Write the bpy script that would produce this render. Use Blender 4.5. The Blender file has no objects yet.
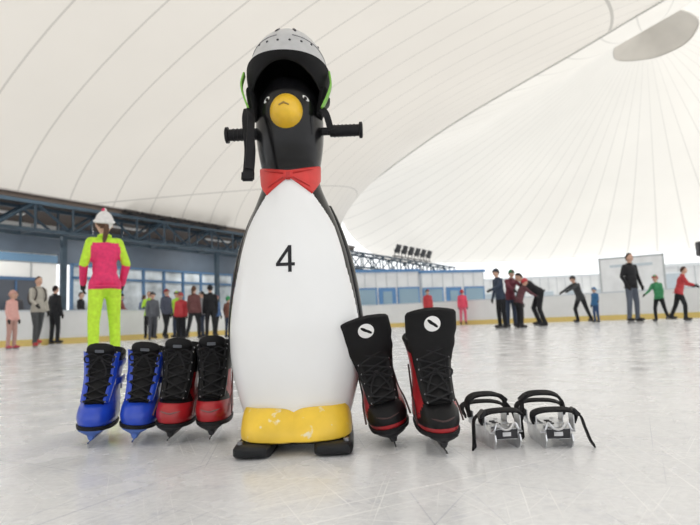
import bpy, bmesh, math, random
import numpy as np
from mathutils import Vector, Matrix, Euler
random.seed(4)
sc = bpy.context.scene
V = Vector
# ------------------------------------------------------------------ materials
def mat(name, col, rough=.5, metal=0., var=.08, scale=30., bump=0., coat=0., spec=None, alpha=None):
    m = bpy.data.materials.new(name); m.use_nodes = True
    nt = m.node_tree; b = nt.nodes['Principled BSDF']
    tc = nt.nodes.new('ShaderNodeTexCoord'); no = nt.nodes.new('ShaderNodeTexNoise')
    no.inputs['Scale'].default_value = scale; no.inputs['Detail'].default_value = 4
    nt.links.new(tc.outputs['Object'], no.inputs['Vector'])
    r = nt.nodes.new('ShaderNodeValToRGB')
    r.color_ramp.elements[0].position = .3; r.color_ramp.elements[1].position = .7
    c = list(col)
    r.color_ramp.elements[0].color = [max(0, x*(1-var)) for x in c]+[1]
    r.color_ramp.elements[1].color = [min(1, x*(1+var)) for x in c]+[1]
    nt.links.new(no.outputs['Fac'], r.inputs['Fac']); nt.links.new(r.outputs['Color'], b.inputs['Base Color'])
    b.inputs['Roughness'].default_value = rough; b.inputs['Metallic'].default_value = metal
    b.inputs['Coat Weight'].default_value = coat
    if spec is None and max(col) < .05 and metal == 0: spec = .2
    if spec is not None: b.inputs['Specular IOR Level'].default_value = spec
    if bump:
        bp = nt.nodes.new('ShaderNodeBump'); bp.inputs['Strength'].default_value = bump
        bp.inputs['Distance'].default_value = .003
        nt.links.new(no.outputs['Fac'], bp.inputs['Height']); nt.links.new(bp.outputs['Normal'], b.inputs['Normal'])
    return m
M = {}
def G(name, col, **k):
    if name not in M: M[name] = mat(name, col, **k)
    return M[name]

# ------------------------------------------------------------------ mesh helpers
def fin(name, bm, mats, parent=None, smooth=True, mtx=None, recalc=True):
    if recalc: bmesh.ops.recalc_face_normals(bm, faces=bm.faces)
    me = bpy.data.meshes.new(name); bm.to_mesh(me); bm.free()
    for m in mats: me.materials.append(m)
    if smooth:
        for p in me.polygons: p.use_smooth = True
        try: me.set_sharp_from_angle(angle=math.radians(40))
        except Exception: pass
    o = bpy.data.objects.new(name, me); sc.collection.objects.link(o)
    if parent: o.parent = parent
    if mtx is not None: o.matrix_world = mtx
    return o
def empty(name, mtx=None):
    e = bpy.data.objects.new(name, None); sc.collection.objects.link(e); e.empty_display_size = .1
    if mtx is not None: e.matrix_world = mtx
    return e
def setm(bm, n0, mi):
    bm.faces.ensure_lookup_table()
    for f in bm.faces[n0:]: f.material_index = mi
def box(bm, c, s, mi=0, rot=None, bev=0.):
    n0 = len(bm.faces)
    m = Matrix.Translation(c) @ (rot.to_4x4() if rot else Matrix()) @ Matrix.Diagonal((s[0], s[1], s[2], 1))
    r = bmesh.ops.create_cube(bm, size=1, matrix=m)
    setm(bm, n0, mi)
    if bev:
        es = list({e for v in r['verts'] for e in v.link_edges})
        bmesh.ops.bevel(bm, geom=es, offset=bev, segments=2, affect='EDGES', material=mi)
def ell(bm, c, r, mi=0, rot=None, u=20, v=12):
    n0 = len(bm.faces)
    m = Matrix.Translation(c) @ (rot.to_4x4() if rot else Matrix()) @ Matrix.Diagonal((r[0], r[1], r[2], 1))
    q = bmesh.ops.create_uvsphere(bm, u_segments=u, v_segments=v, radius=1, matrix=m)
    setm(bm, n0, mi); return q['verts']
def loft(bm, rings, mi=0, cap=(True, True), fmat=None):
    rv = [[bm.verts.new(p) for p in r] for r in rings]
    n = len(rv[0])
    for a, b in zip(rv[:-1], rv[1:]):
        for i in range(n):
            f = bm.faces.new((a[i], a[(i+1) % n], b[(i+1) % n], b[i])); f.material_index = mi
            if fmat: f.material_index = fmat(f.calc_center_median())
    if cap[0]: bm.faces.new(rv[0]).material_index = mi
    if cap[1]: bm.faces.new(rv[-1]).material_index = mi if not fmat else fmat(V(rings[-1][0]))
    return rv
def tube(bm, pts, rad, mi=0, n=10, cap=True, flat=None, up=None):
    pts = [V(p) for p in pts]
    if not hasattr(rad, '__len__'): rad = [rad]*len(pts)
    rings = []; prev = None
    for i, p in enumerate(pts):
        t = (pts[min(i+1, len(pts)-1)]-pts[max(i-1, 0)]).normalized()
        if up is not None: x = V(up)-t*V(up).dot(t)
        elif prev is None: x = t.orthogonal()
        else: x = prev-t*prev.dot(t)
        x.normalize(); prev = x; y = t.cross(x)
        rx = rad[i]; ry = rad[i]*(flat if flat else 1)
        if flat: rings.append([p+x*rx*math.copysign(abs(math.cos(a))**.4, math.cos(a))+y*ry*math.copysign(abs(math.sin(a))**.4, math.sin(a)) for a in [2*math.pi*(k+.5)/n for k in range(n)]])
        else: rings.append([p+x*rx*math.cos(a)+y*ry*math.sin(a) for a in [2*math.pi*k/n for k in range(n)]])
    loft(bm, rings, mi, (cap, cap))
def caps(bm, a, r1, b, r2, mi=0, n=12):
    a = V(a); b = V(b); d = (b-a).normalized()
    pts = []; rr = []
    for k in range(4):
        t = math.pi/2*k/4; pts.append(a-d*r1*math.cos(t)); rr.append(max(r1*math.sin(t), r1*.05))
    pts += [a, b]; rr += [r1, r2]
    for k in range(1, 5):
        t = math.pi/2*k/4; pts.append(b+d*r2*math.sin(t)); rr.append(max(r2*math.cos(t), r2*.05))
    tube(bm, pts, rr, mi, n)
def catm(P, n, closed=False):
    P = [V(p) for p in P]; out = []; N = len(P)
    segs = N if closed else N-1
    for i in range(segs):
        g = (lambda k: P[k % N]) if closed else (lambda k: P[min(max(k, 0), N-1)])
        p0, p1, p2, p3 = g(i-1), g(i), g(i+1), g(i+2)
        for k in range(n):
            t = k/n
            out.append(.5*((2*p1)+(p2-p0)*t+(2*p0-5*p1+4*p2-p3)*t*t+(3*p1-p0-3*p2+p3)*t**3))
    if not closed: out.append(P[-1])
    return out
def interp(tab, z):
    if z <= tab[0][0]: return tab[0][1:]
    for a, b in zip(tab[:-1], tab[1:]):
        if z <= b[0]:
            t = (z-a[0])/(b[0]-a[0])
            return [x+(y-x)*t for x, y in zip(a[1:], b[1:])]
    return tab[-1][1:]
def smoothtab(tab, n=8):
    c = catm([V((r[0], r[1], r[2])) for r in tab], n)
    return [tuple(x) for x in c]

# ------------------------------------------------------------------ camera
cam = bpy.data.cameras.new('camera'); co = bpy.data.objects.new('camera', cam); sc.collection.objects.link(co)
cam.sensor_width = 36; cam.lens = 28.8; cam.clip_start = .02; cam.clip_end = 500
cam.dof.use_dof = True; cam.dof.focus_distance = 1.6; cam.dof.aperture_fstop = 4.5
co.matrix_world = Matrix.Translation((0, 0, .345)) @ Matrix.Rotation(math.radians(96.0), 4, 'X') @ Matrix.Rotation(math.radians(-2.3), 4, 'Z')
sc.camera = co
try:
    sc.view_settings.view_transform = 'Standard'; sc.view_settings.look = 'None'; sc.view_settings.exposure = 0.0
except Exception as e: print(e)
# ------------------------------------------------------------------ light
w = bpy.data.worlds.new('world'); sc.world = w; w.use_nodes = True
w.node_tree.nodes['Background'].inputs[0].default_value = (.97, .985, 1, 1)
w.node_tree.nodes['Background'].inputs[1].default_value = 1.5
sd = bpy.data.lights.new('sun', 'SUN'); sd.energy = 2.8; sd.angle = math.radians(8); sd.color = (1, .96, .9)
so = bpy.data.objects.new('sun', sd); sc.collection.objects.link(so)
so.rotation_euler = (math.radians(28), math.radians(32), 0)

# ------------------------------------------------------------------ ground and ice
def ice_mat():
    m = bpy.data.materials.new('ice'); m.use_nodes = True; nt = m.node_tree; N = nt.nodes; L = nt.links
    b = N['Principled BSDF']; tc = N.new('ShaderNodeTexCoord')
    def noise(scale, sx=1, sy=1, rot=0, det=6, dist=0):
        m2 = N.new('ShaderNodeMapping'); m2.inputs['Rotation'].default_value = (0, 0, rot)
        mp = N.new('ShaderNodeMapping'); mp.inputs['Scale'].default_value = (sx, sy, 1)
        L.new(tc.outputs['Object'], m2.inputs['Vector']); L.new(m2.outputs['Vector'], mp.inputs['Vector'])
        n = N.new('ShaderNodeTexNoise'); n.inputs['Scale'].default_value = scale; n.inputs['Detail'].default_value = det
        n.inputs['Distortion'].default_value = dist
        L.new(mp.outputs['Vector'], n.inputs['Vector']); return n.outputs['Fac']
    def ramp(s, a, b_, ca, cb):
        r = N.new('ShaderNodeValToRGB'); e = r.color_ramp.elements
        e[0].position = a; e[1].position = b_; e[0].color = (*ca, 1); e[1].color = (*cb, 1); L.new(s, r.inputs['Fac']); return r.outputs['Color']
    def mix(f, a, b_, mode='MIX'):
        x = N.new('ShaderNodeMix'); x.data_type = 'RGBA'; x.blend_type = mode
        if isinstance(f, float): x.inputs[0].default_value = f
        else: L.new(f, x.inputs[0])
        for k, s in ((6, a), (7, b_)):
            if isinstance(s, tuple): x.inputs[k].default_value = (*s, 1)
            else: L.new(s, x.inputs[k])
        return x.outputs[2]
    base = ramp(noise(1.1, det=8), .3, .72, (.76, .77, .79), (.85, .86, .875))
    sp = ramp(noise(70, det=8), .35, .6, (.89, .89, .90), (1, 1, 1))
    c = mix(1.0, base, sp, 'MULTIPLY')
    dk = ramp(noise(14, det=10), .58, .76, (1, 1, 1), (.82, .83, .87)); c = mix(1.0, c, dk, 'MULTIPLY')
    sc_ = None
    for k, (rot, s) in enumerate(((.3, 1.3), (1.2, 1.6), (-.5, 1.1), (2.2, 1.9), (.8, 2.2), (1.75, 1.4), (.05, 2.4), (-.9, 2.6))):
        f = ramp(noise(s, .8, 120, rot, 2, 0), .665, .70, (0, 0, 0), (1, 1, 1))
        sc_ = f if sc_ is None else mix(1.0, sc_, f, 'LIGHTEN')
    c = mix(sc_, c, (.96, .965, .97))
    for rot in (-1.1, .55, 1.45):
        sd_ = ramp(noise(1.3, .6, 100, rot, 2, 0), .675, .71, (1, 1, 1), (.76, .77, .81)); c = mix(1.0, c, sd_, 'MULTIPLY')
    L.new(c, b.inputs['Base Color'])
    rg = ramp(noise(5, det=8), .35, .7, (.14, .14, .14), (.36, .36, .36))
    L.new(rg, b.inputs['Roughness']); b.inputs['Specular IOR Level'].default_value = .5
    bp = N.new('ShaderNodeBump'); bp.inputs['Strength'].default_value = .25; bp.inputs['Distance'].default_value = .003
    h = mix(.5, sc_, noise(60, det=4)); L.new(h, bp.inputs['Height']); L.new(bp.outputs['Normal'], b.inputs['Normal'])
    return m
rink = [(-16.5, -8), (-16.5, 2), (-15.2, 8), (-12.6, 12), (-10.1, 16), (-7.4, 20.3), (-5.4, 23.4), (-3.6, 25), (-.5, 25.8), (3, 25.2), (7, 23), (11.5, 19.5), (14.5, 14), (15.5, 6), (15.5, -8)]
loop = catm([(x, y, 0) for x, y in rink], 6, True)
bm = bmesh.new(); bm.faces.new([bm.verts.new((p.x, p.y, 0)) for p in loop])
bmesh.ops.triangulate(bm, faces=bm.faces)
fl = fin('floor', bm, [ice_mat()], smooth=False)
bm = bmesh.new(); bmesh.ops.create_grid(bm, x_segments=2, y_segments=2, size=160, matrix=Matrix.Translation((0, 40, -.03)))
fin('ground', bm, [G('snowy_ground', (.82, .84, .87), rough=.8, var=.05, scale=.5)], smooth=False)

# rink boards: white with yellow kick plate and a cap rail
bm = bmesh.new(); n = len(loop)
for prof, mi in ((((0, .0), (.10, .0), (.10, 1.02), (0, 1.02)), 0), (((.10, .0), (.115, .0), (.115, .19), (.10, .19)), 1), (((-.02, 1.02), (.12, 1.02), (.12, 1.06), (-.02, 1.06)), 2)):
    R = []
    for i in range(n):
        t = (loop[(i+1) % n]-loop[i-1]).normalized(); nr = V((t.y, -t.x, 0))
        R.append([loop[i]+nr*a+V((0, 0, z)) for a, z in prof])
    loft(bm, R+[R[0]], mi, (False, False))
fin('rink_boards', bm, [G('board_white', (.82, .84, .85), rough=.35, var=.03, scale=2), G('board_yellow', (.78, .60, .20), rough=.4), G('board_rail', (.62, .68, .74), rough=.4)], smooth=False)

# ------------------------------------------------------------------ tent
def tent_mat(name, col, trans, families, dark=.62):
    m = bpy.data.materials.new(name); m.use_nodes = True; nt = m.node_tree; N = nt.nodes; L = nt.links
    for x in list(N):
        if x.type != 'OUTPUT_MATERIAL': N.remove(x)
    out = [x for x in N if x.type == 'OUTPUT_MATERIAL'][0]
    uv = N.new('ShaderNodeUVMap'); uv.uv_map = 'UVMap'; sp = N.new('ShaderNodeSeparateXYZ'); L.new(uv.outputs[0], sp.inputs[0])
    def mth(op, a, b=None):
        q = N.new('ShaderNodeMath'); q.operation = op
        for k, s in ((0, a), (1, b)):
            if s is None: continue
            if isinstance(s, (int, float)): q.inputs[k].default_value = s
            else: L.new(s, q.inputs[k])
        return q.outputs[0]
    tot = None
    for ku, kv, off, wd, st in families:       # line where frac(ku*u+kv*v+off) is near .5
        s = mth('ADD', mth('ADD', mth('MULTIPLY', sp.outputs[0], ku), mth('MULTIPLY', sp.outputs[1], kv)), off)
        l = mth('MULTIPLY', mth('LESS_THAN', mth('ABSOLUTE', mth('SUBTRACT', mth('FRACT', s), .5)), wd), st)
        tot = l if tot is None else mth('MAXIMUM', tot, l)
    no = N.new('ShaderNodeTexNoise'); no.inputs['Scale'].default_value = .22; no.inputs['Detail'].default_value = 5
    tc = N.new('ShaderNodeTexCoord'); L.new(tc.outputs['Object'], no.inputs['Vector'])
    rp = N.new('ShaderNodeValToRGB'); L.new(no.outputs['Fac'], rp.inputs['Fac'])
    rp.color_ramp.elements[0].color = [x*.90 for x in col]+[1]; rp.color_ramp.elements[1].color = [min(1, x*1.05) for x in col]+[1]
    mc = N.new('ShaderNodeMix'); mc.data_type = 'RGBA'; L.new(tot, mc.inputs[0]); L.new(rp.outputs['Color'], mc.inputs[6])
    mc.inputs[7].default_value = [x*dark for x in col]+[1]
    di = N.new('ShaderNodeBsdfDiffuse'); tr = N.new('ShaderNodeBsdfTranslucent'); ms = N.new('ShaderNodeMixShader')
    L.new(mc.outputs[2], di.inputs['Color']); L.new(mc.outputs[2], tr.inputs['Color'])
    ms.inputs[0].default_value = trans; L.new(di.outputs[0], ms.inputs[1]); L.new(tr.outputs[0], ms.inputs[2]); L.new(ms.outputs[0], out.inputs[0])
    return m
def uvgrid(name, rows, m):
    bm = bmesh.new(); uvl = bm.loops.layers.uv.new('UVMap')
    vs = [[bm.verts.new(p) for p in r] for r in rows]; R = len(rows); C = len(rows[0])
    for i in range(R-1):
        for j in range(C-1):
            f = bm.faces.new((vs[i][j], vs[i][j+1], vs[i+1][j+1], vs[i+1][j])); f.smooth = True
            for lp, (a, b) in zip(f.loops, ((i, j), (i, j+1), (i+1, j+1), (i+1, j))): lp[uvl].uv = (b/(C-1), a/(R-1))
    return fin(name, bm, [m], recalc=False)
bot = catm([(-24, -16, 4.7), (-19, 1, 4.7), (-13.2, 11.4, 4.7), (-7.9, 20.2, 4.72), (-3.4, 27.6, 4.72), (-.6, 33.5, 4.7)], 16)
top = catm([(20, -16, 13), (17, 2, 11.8), (13.5, 12, 10.9), (9.6, 19.5, 10.4), (4.8, 27, 9.6), (-.4, 34.2, 7.6)], 16)
rows = []
for i in range(33):
    t = i/32; rows.append([b.lerp(c, t)+V((0, 0, 3.6*t*(1-t)*max(0, 1-j/(len(bot)-1))**.8)) for j, (b, c) in enumerate(zip(bot, top))])
uvgrid('ceiling', rows, tent_mat('tent_membrane_shaded', (.755, .72, .665), .32, ((30, 10, 0, .016, .8), (1.9, -1.05, .42, .0030, 1.0)), .66))  # left sail's shade is put into its darker colour and lower translucency
# conical sail with ring at the mast head
apex = V((17.7, 31, 16.8))
edge = catm([(-.4, 34.2, 7.6), (4.8, 27, 9.6), (9.6, 19.5, 10.4), (13.5, 12, 10.9), (17, 2, 11.8), (34, 6, 8), (40, 26, 5.6), (32, 44, 5.3), (19, 48, 5.0), (8, 47, 4.9), (2, 42, 5.2)], 10, True)
edge.append(edge[0].copy())
rows = []
for i in range(0, 33):
    r = max(.004, i/32); row = []
    for e in edge:
        p = apex.lerp(e, r); p.z = e.z+(apex.z-e.z)*(1-r)**1.25; row.append(p)
    rows.append(row)
canopy = uvgrid('tent_canopy', rows, tent_mat('tent_membrane_bright', (.78, .755, .705), .40, ((64, 0, 0, .028, .8),), .76))  # stronger daylight on this sail is put into its paler colour and translucency
# beige reinforcement cone under the mast ring, ring and laced ridge cable
bm = bmesh.new()
vs = [[bm.verts.new(p-V((0, 0, .03))) for p in rows[k]] for k in (0, 1, 2, 3)]
for a, b in zip(vs[:-1], vs[1:]):
    for i in range(len(a)-1): bm.faces.new((a[i], a[i+1], b[i+1], b[i]))
fin('mast_cap', bm, [tent_mat('membrane_reinforcement', (.66, .63, .57), .3, (), .8) if False else G('membrane_patch', (.70, .66, .60), rough=.9, scale=.5)], parent=canopy, recalc=False)
bm = bmesh.new()
tube(bm, [p-V((0, 0, .05)) for p in rows[3]], .022, 0, 6, cap=False)
rg = [p-V((0, 0, .06)) for p in top]
tube(bm, rg, .016, 0, 6)
for a, b in zip(rg[:-1], rg[1:]):
    for k in range(5):
        q = a.lerp(b, k/5); box(bm, q, (.09, .045, .045), 1)
fin('ridge_cable', bm, [G('cable_grey', (.62, .6, .57), rough=.5), G('cable_clamp', (.5, .49, .46), rough=.5)], parent=canopy)

# ------------------------------------------------------------------ building along the left
BL = Matrix(((.5353, -.8447, 0, -10.1), (.8447, .5353, 0, 16.4), (0, 0, 1, 0), (0, 0, 0, 1)))
steel = G('truss_blue_steel', (.035, .065, .095), rough=.5, var=.2, scale=3)
bm = bmesh.new()
def beam(p, q, w, mi=0):
    tube(bm, [p, q], w*.7071, mi, 4, up=(0, 1, 0) if abs((V(q)-V(p)).normalized().y) < .9 else (0, 0, 1))
for y in (.4, 1.3):
    for z in (3.62, 4.5): box(bm, (11, y, z), (50, .11, .11))
    s = -14; k = 0
    while s < 36:
        beam((s, y, 3.62), (s, y, 4.5), .07)
        beam((s, y, 3.62 if k % 2 else 4.5), (s+1.25, y, 4.5 if k % 2 else 3.62), .07); s += 1.25; k += 1
s = -14
while s <= 36:
    box(bm, (s, .85, 3.62), (.07, .9, .07)); box(bm, (s, .85, 4.5), (.07, .9, .07)); s += 2.5
for s in (-12, -5, 2.2, 9.2, 16.5, 24, 31, 35.5):
    box(bm, (s, .85, 1.79), (.16, .16, 3.6))
fin('roof_truss', bm, [steel], smooth=False, mtx=BL)
bm = bmesh.new()
box(bm, (3, 3.2, 4.70), (34, 5.6, .22), 0); box(bm, (3, .36, 4.78), (34, .1, .12), 1)
fin('canopy_roof', bm, [G('roof_brown', (.10, .075, .06), rough=.7, scale=4), G('roof_edge', (.22, .2, .19), rough=.6)], smooth=False, mtx=BL)
bm = bmesh.new()
box(bm, (-5, 4.5, 2.3), (18, .2, 4.6), 0)
box(bm, (12, 4.5, .6), (16, .2, 1.2), 0); box(bm, (12, 4.5, 3.85), (16, .2, 1.5), 1)
for s in (-9, -6, -3, 0, 3): box(bm, (s, 4.38, 2.3), (.05, .04, 4.6), 2)
box(bm, (-5, 4.36, 3.25), (18, .05, .30), 3); box(bm, (-5, 4.36, 3.9), (18, .06, .9), 1)
fin('wall_left', bm, [G('wall_offwhite', (.84, .84, .82), rough=.7, scale=1.5, var=.03), G('wall_dark', (.09, .12, .16), rough=.6, scale=2), G('panel_joint', (.45, .46, .47), rough=.7), G('wall_blue_band', (.14, .26, .40), rough=.5)], smooth=False, mtx=BL)
def window(name, s0, s1, z0, z1, nx, y=4.36, lit=(.42, .5, .56), frame=(.08, .17, .3), mt=BL):
    bm = bmesh.new(); W = s1-s0
    box(bm, ((s0+s1)/2, y+.04, (z0+z1)/2), (W, .03, z1-z0), 1)
    for k in range(nx+1): box(bm, (s0+W*k/nx, y, (z0+z1)/2), (.12, .1, z1-z0+.09), 0)
    for z in (z0, z1, z0+(z1-z0)*.72): box(bm, ((s0+s1)/2, y, z), (W, .1, .10), 0)
    fin(name, bm, [G('frame_%.2f' % frame[2], frame, rough=.4), G('glass_%.2f' % lit[0], lit, rough=.12, var=.45, scale=1.2)], smooth=False, mtx=mt)
window('window_1', 4.6, 19.5, 1.2, 3.1, 13, lit=(.48, .53, .56), frame=(.06, .14, .26))
window('window_2', -4.2, -2.6, 1.5, 2.7, 2, lit=(.5, .55, .58), frame=(.3, .32, .35))
window('window_3', -8.2, -6.2, 1.4, 2.7, 2, lit=(.5, .55, .58), frame=(.3, .32, .35))
bm = bmesh.new()
for s0, c in ((-1.9, 0), (1.6, 0)):
    box(bm, (s0+.8, 4.37, 1.25), (1.7, .08, 2.5), 1); box(bm, (s0+.8, 4.33, 1.2), (1.5, .06, 2.35), 0)
    box(bm, (s0+.8, 4.28, 1.2), (.06, .05, 2.3), 1)
fin('door_1', bm, [G('door_dark_glass', (.05, .06, .08), rough=.15), G('door_frame_blue', (.05, .12, .24), rough=.4)], smooth=False, mtx=BL)
for s in (-9, -4, 1, 6, 11, 16):  # added fill lights with made-up tube fixtures, brightening the wall under the roof
    bm = bmesh.new(); box(bm, (0, 0, .04), (1.6, .14, .06), 0, None, .01); tube(bm, [(-.75, 0, -.005), (.75, 0, -.005)], .018, 1, 10)
    mt = BL @ Matrix.Translation((s, 2.6, 4.5))
    fin('fill_lamp_fixture', bm, [G('fill_fixture_body', (.8, .8, .8), rough=.4), G('fill_fixture_tube', (.95, .95, .95), rough=.3)], mtx=mt)
    ld = bpy.data.lights.new('wall_fill_light', 'AREA'); ld.shape = 'RECTANGLE'; ld.size = 1.5; ld.size_y = .12; ld.energy = 85; ld.color = (1, .97, .92)  # added area light, lifts the dark wall behind the truss
    lo = bpy.data.objects.new('wall_fill_light', ld); sc.collection.objects.link(lo); lo.matrix_world = mt @ Matrix.Translation((0, 0, -.05))
for i, s in enumerate((-7.5, -4.6, 6.5, 10.5)):
    bm = bmesh.new()
    box(bm, (s, 3.4, .45), (1.7, .4, .05), 0)
    for a in (-.75, .75): box(bm, (s+a, 3.4, .21), (.06, .36, .46), 1)
    for a in (-.7, .7): box(bm, (s+a, 3.6, .62), (.05, .04, .36), 1)
    box(bm, (s, 3.62, .75), (1.7, .05, .25), 0)
    fin('bench', bm, [G('bench_wood', (.28, .17, .09), rough=.6), G('bench_steel', (.08, .09, .1), rough=.4)], smooth=False, mtx=BL)
def floodlights(s0, n, step, mt=BL):
    bm = bmesh.new(); R = Matrix.Rotation(.35, 3, 'X')
    for k in range(n):
        s = s0+k*step
        box(bm, (s, .10, 5.12), (.52, .16, .60), 0, R, .02); box(bm, (s, .02, 5.09), (.44, .02, .50), 1, R)
        box(bm, (s-.28, .22, 4.86), (.03, .05, .50), 0); box(bm, (s+.28, .22, 4.86), (.03, .05, .50), 0)
    box(bm, (s0+(n-1)*step/2, .24, 4.62), (n*step, .09, .06), 0)
    for k in range(n): box(bm, (s0+k*step, .32, 4.60), (.05, .2, .05), 0)
    fin('floodlight_row', bm, [G('floodlight_black', (.02, .02, .022), rough=.4), G('floodlight_lens', (.05, .055, .06), rough=.4)], smooth=False, mtx=mt)
floodlights(4.4, 7, .74); floodlights(25.2, 6, 1.0)

# cabins at far end
def cabin(name, x0, x1, y, d, h, rot, col, roofc, nwin, door=True):
    bm = bmesh.new(); W = x1-x0
    box(bm, (0, 0, h/2-.02), (W, d, h), 0); box(bm, (0, 0, h+.05), (W+.2, d+.2, .14), 1)
    k = int(W/.6)
    for i in range(k+1): box(bm, (-W/2+W*i/k, -d/2-.01, h/2), (.04, .03, h), 2)
    for i in range(nwin):
        x = -W/2+W*(i+.5)/nwin
        if door and i % 2 == 1:
            box(bm, (x, -d/2-.03, 1.02), (.95, .06, 2.05), 1); box(bm, (x, -d/2-.07, 1.5), (.5, .02, .7), 3)
        else:
            box(bm, (x, -d/2-.03, 1.55), (1.25, .06, 1.0), 1); box(bm, (x, -d/2-.07, 1.55), (1.08, .02, .82), 3)
    dk = roofc[2] > .3 and roofc[0] < .3
    fin(name, bm, [G('cabin_%s' % name, col, rough=.6, scale=1), G('cabin_blue_trim' if dk else 'cabin_grey_trim', roofc, rough=.5), G('cabin_seam', (.6, .63, .66), rough=.6), G('cabin_glass' if dk else 'cabin_glass_pale', (.25, .38, .48) if dk else (.55, .63, .70), rough=.1)], smooth=False,
        mtx=Matrix.Translation(((x0+x1)/2, y, 0)) @ Matrix.Rotation(rot, 4, 'Z'))
cabin('site_cabin', -.2, 3.4, 31, 2.5, 2.9, .25, (.80, .82, .84), (.1, .25, .5), 3)
cabin('site_cabin', 3.6, 7.4, 33, 2.5, 2.9, .25, (.78, .81, .83), (.1, .25, .5), 3)
cabin('low_building', 9.5, 24, 44, 5, 3.0, -.1, (.88, .9, .92), (.82, .86, .9), 7, False)
cabin('snack_kiosk', 14.2, 18.2, 26.8, 2, 2.3, -.3, (.82, .84, .86), (.65, .68, .7), 2, False)
bm = bmesh.new()
box(bm, (0, 0, 1.40), (2.2, .08, 2.0), 0)
for x in (-1.12, 1.12): box(bm, (x, 0, 1.22), (.07, .10, 2.48), 1)
box(bm, (0, 0, 2.42), (2.3, .10, .07), 1); box(bm, (0, 0, .40), (2.2, .10, .07), 1); box(bm, (0, -.05, 2.1), (1.5, .02, .10), 2)
fin('notice_board', bm, [G('notice_panel', (.86, .88, .9), rough=.5, scale=2), G('notice_frame', (.5, .53, .55), rough=.4), G('notice_blue', (.6, .68, .74), rough=.5)], smooth=False, mtx=Matrix.Translation((11.0, 21.9, 0)) @ Matrix.Rotation(-.5, 4, 'Z'))
bm = bmesh.new()
tube(bm, [(0, 0, -.02), (0, 0, 2.5)], .035, 0, 10); box(bm, (0, -.1, 2.35), (.34, .26, .5), 1, None, .03); ell(bm, (0, -.235, 2.27), (.11, .02, .11), 0); ell(bm, (0, -.235, 2.48), (.06, .02, .06), 0)
fin('loudspeaker', bm, [G('speaker_grey', (.12, .12, .13), rough=.5), G('speaker_black', (.025, .025, .03), rough=.6)], mtx=Matrix.Translation((12.15, 19.3, 0)))
# ------------------------------------------------------------------ PENGUIN
PX, PY = -.169, 1.68
prof = smoothtab([(.07, .150, .118), (.122, .166, .130), (.20, .186, .142), (.268, .194, .146), (.34, .194, .146), (.416, .187, .142), (.50, .174, .135), (.567, .159, .126), (.65, .132, .112), (.71, .107, .098), (.755, .090, .088), (.79, .085, .086), (.83, .092, .093), (.88, .100, .101), (.935, .104, .106), (.99, .101, .104), (1.04, .09, .092), (1.08, .066, .068), (1.105, .03, .03)], 10)
root = empty('penguin_skating_aid', Matrix.Translation((PX, PY, 0)))
def PP(z, a, off=0.):
    hw, dp = interp(prof, z); return V(((hw+off)*math.sin(a), -(dp+off)*math.cos(a), z))
bm = bmesh.new(); NA = 240
zs = [.07+(1.105-.07)*i/260 for i in range(261)]
rings = [[PP(z, 2*math.pi*k/NA) for k in range(NA)] for z in zs]
def pm(c):
    z = c.z
    if z > .775: return 0
    hw, dp = interp(prof, z); a = abs(math.atan2(c.x/hw, -c.y/dp))
    base = 79-15*min(1, max(0, (z-.30)/.22))
    lim = math.radians(base)*min(1, max(0, (.775-z)/.15))**.42
    return 1 if a < lim else 0
loft(bm, rings, 0, (True, True), pm)
def scuffed(name, col, rough, var, scale, coat, ns, p0, p1, c2):
    mw = mat(name, col, rough=rough, var=var, scale=scale, coat=coat)
    nt = mw.node_tree; pb = nt.nodes['Principled BSDF']
    tcn = nt.nodes.new('ShaderNodeTexCoord'); n2 = nt.nodes.new('ShaderNodeTexNoise'); n2.inputs['Scale'].default_value = ns; n2.inputs['Detail'].default_value = 5
    nt.links.new(tcn.outputs['Object'], n2.inputs['Vector']); r2 = nt.nodes.new('ShaderNodeValToRGB'); r2.color_ramp.elements[0].position = p0; r2.color_ramp.elements[1].position = p1
    nt.links.new(n2.outputs['Fac'], r2.inputs['Fac']); mx = nt.nodes.new('ShaderNodeMix'); mx.data_type = 'RGBA'
    src = pb.inputs['Base Color'].links[0].from_socket
    nt.links.new(r2.outputs['Color'], mx.inputs[0]); nt.links.new(src, mx.inputs[6]); mx.inputs[7].default_value = (*c2, 1); nt.links.new(mx.outputs[2], pb.inputs['Base Color'])
    return mw
mw = scuffed('penguin_white', (.86, .87, .88), .25, .02, 6, .3, 38, .76, .79, (.5, .48, .45))
pblack = mat('penguin_black', (.006, .006, .007), rough=.22, coat=.0, spec=.32)
fin('body', bm, [pblack, mw], root)
bm = bmesh.new()
def stroke(p, q, w):
    p = V(p); q = V(q); d = (q-p); L = d.length; d.normalize(); nn = V((-d.y, d.x)); K = 8
    rows_ = []
    for i in range(K+1):
        c = p+d*L*i/K; rr = []
        for s in (-1, 1):
            e = c+nn*s*w/2; z = .523+e.y; x = e.x-.010
            hw, dp = interp(prof, z); rr.append(bm.verts.new((x, -(dp)*math.sqrt(1-(x/hw)**2)-.0012, z)))
        rows_.append(rr)
    for a, b in zip(rows_[:-1], rows_[1:]): bm.faces.new((a[0], a[1], b[1], b[0]))
stroke((.012, .038), (-.024, -.013), .009); stroke((-.027, -.013), (.026, -.013), .009); stroke((.012, .041), (.012, -.035), .010)
fin('number_4', bm, [G('number_ink', (.02, .02, .024), rough=.5)], root)
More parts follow.
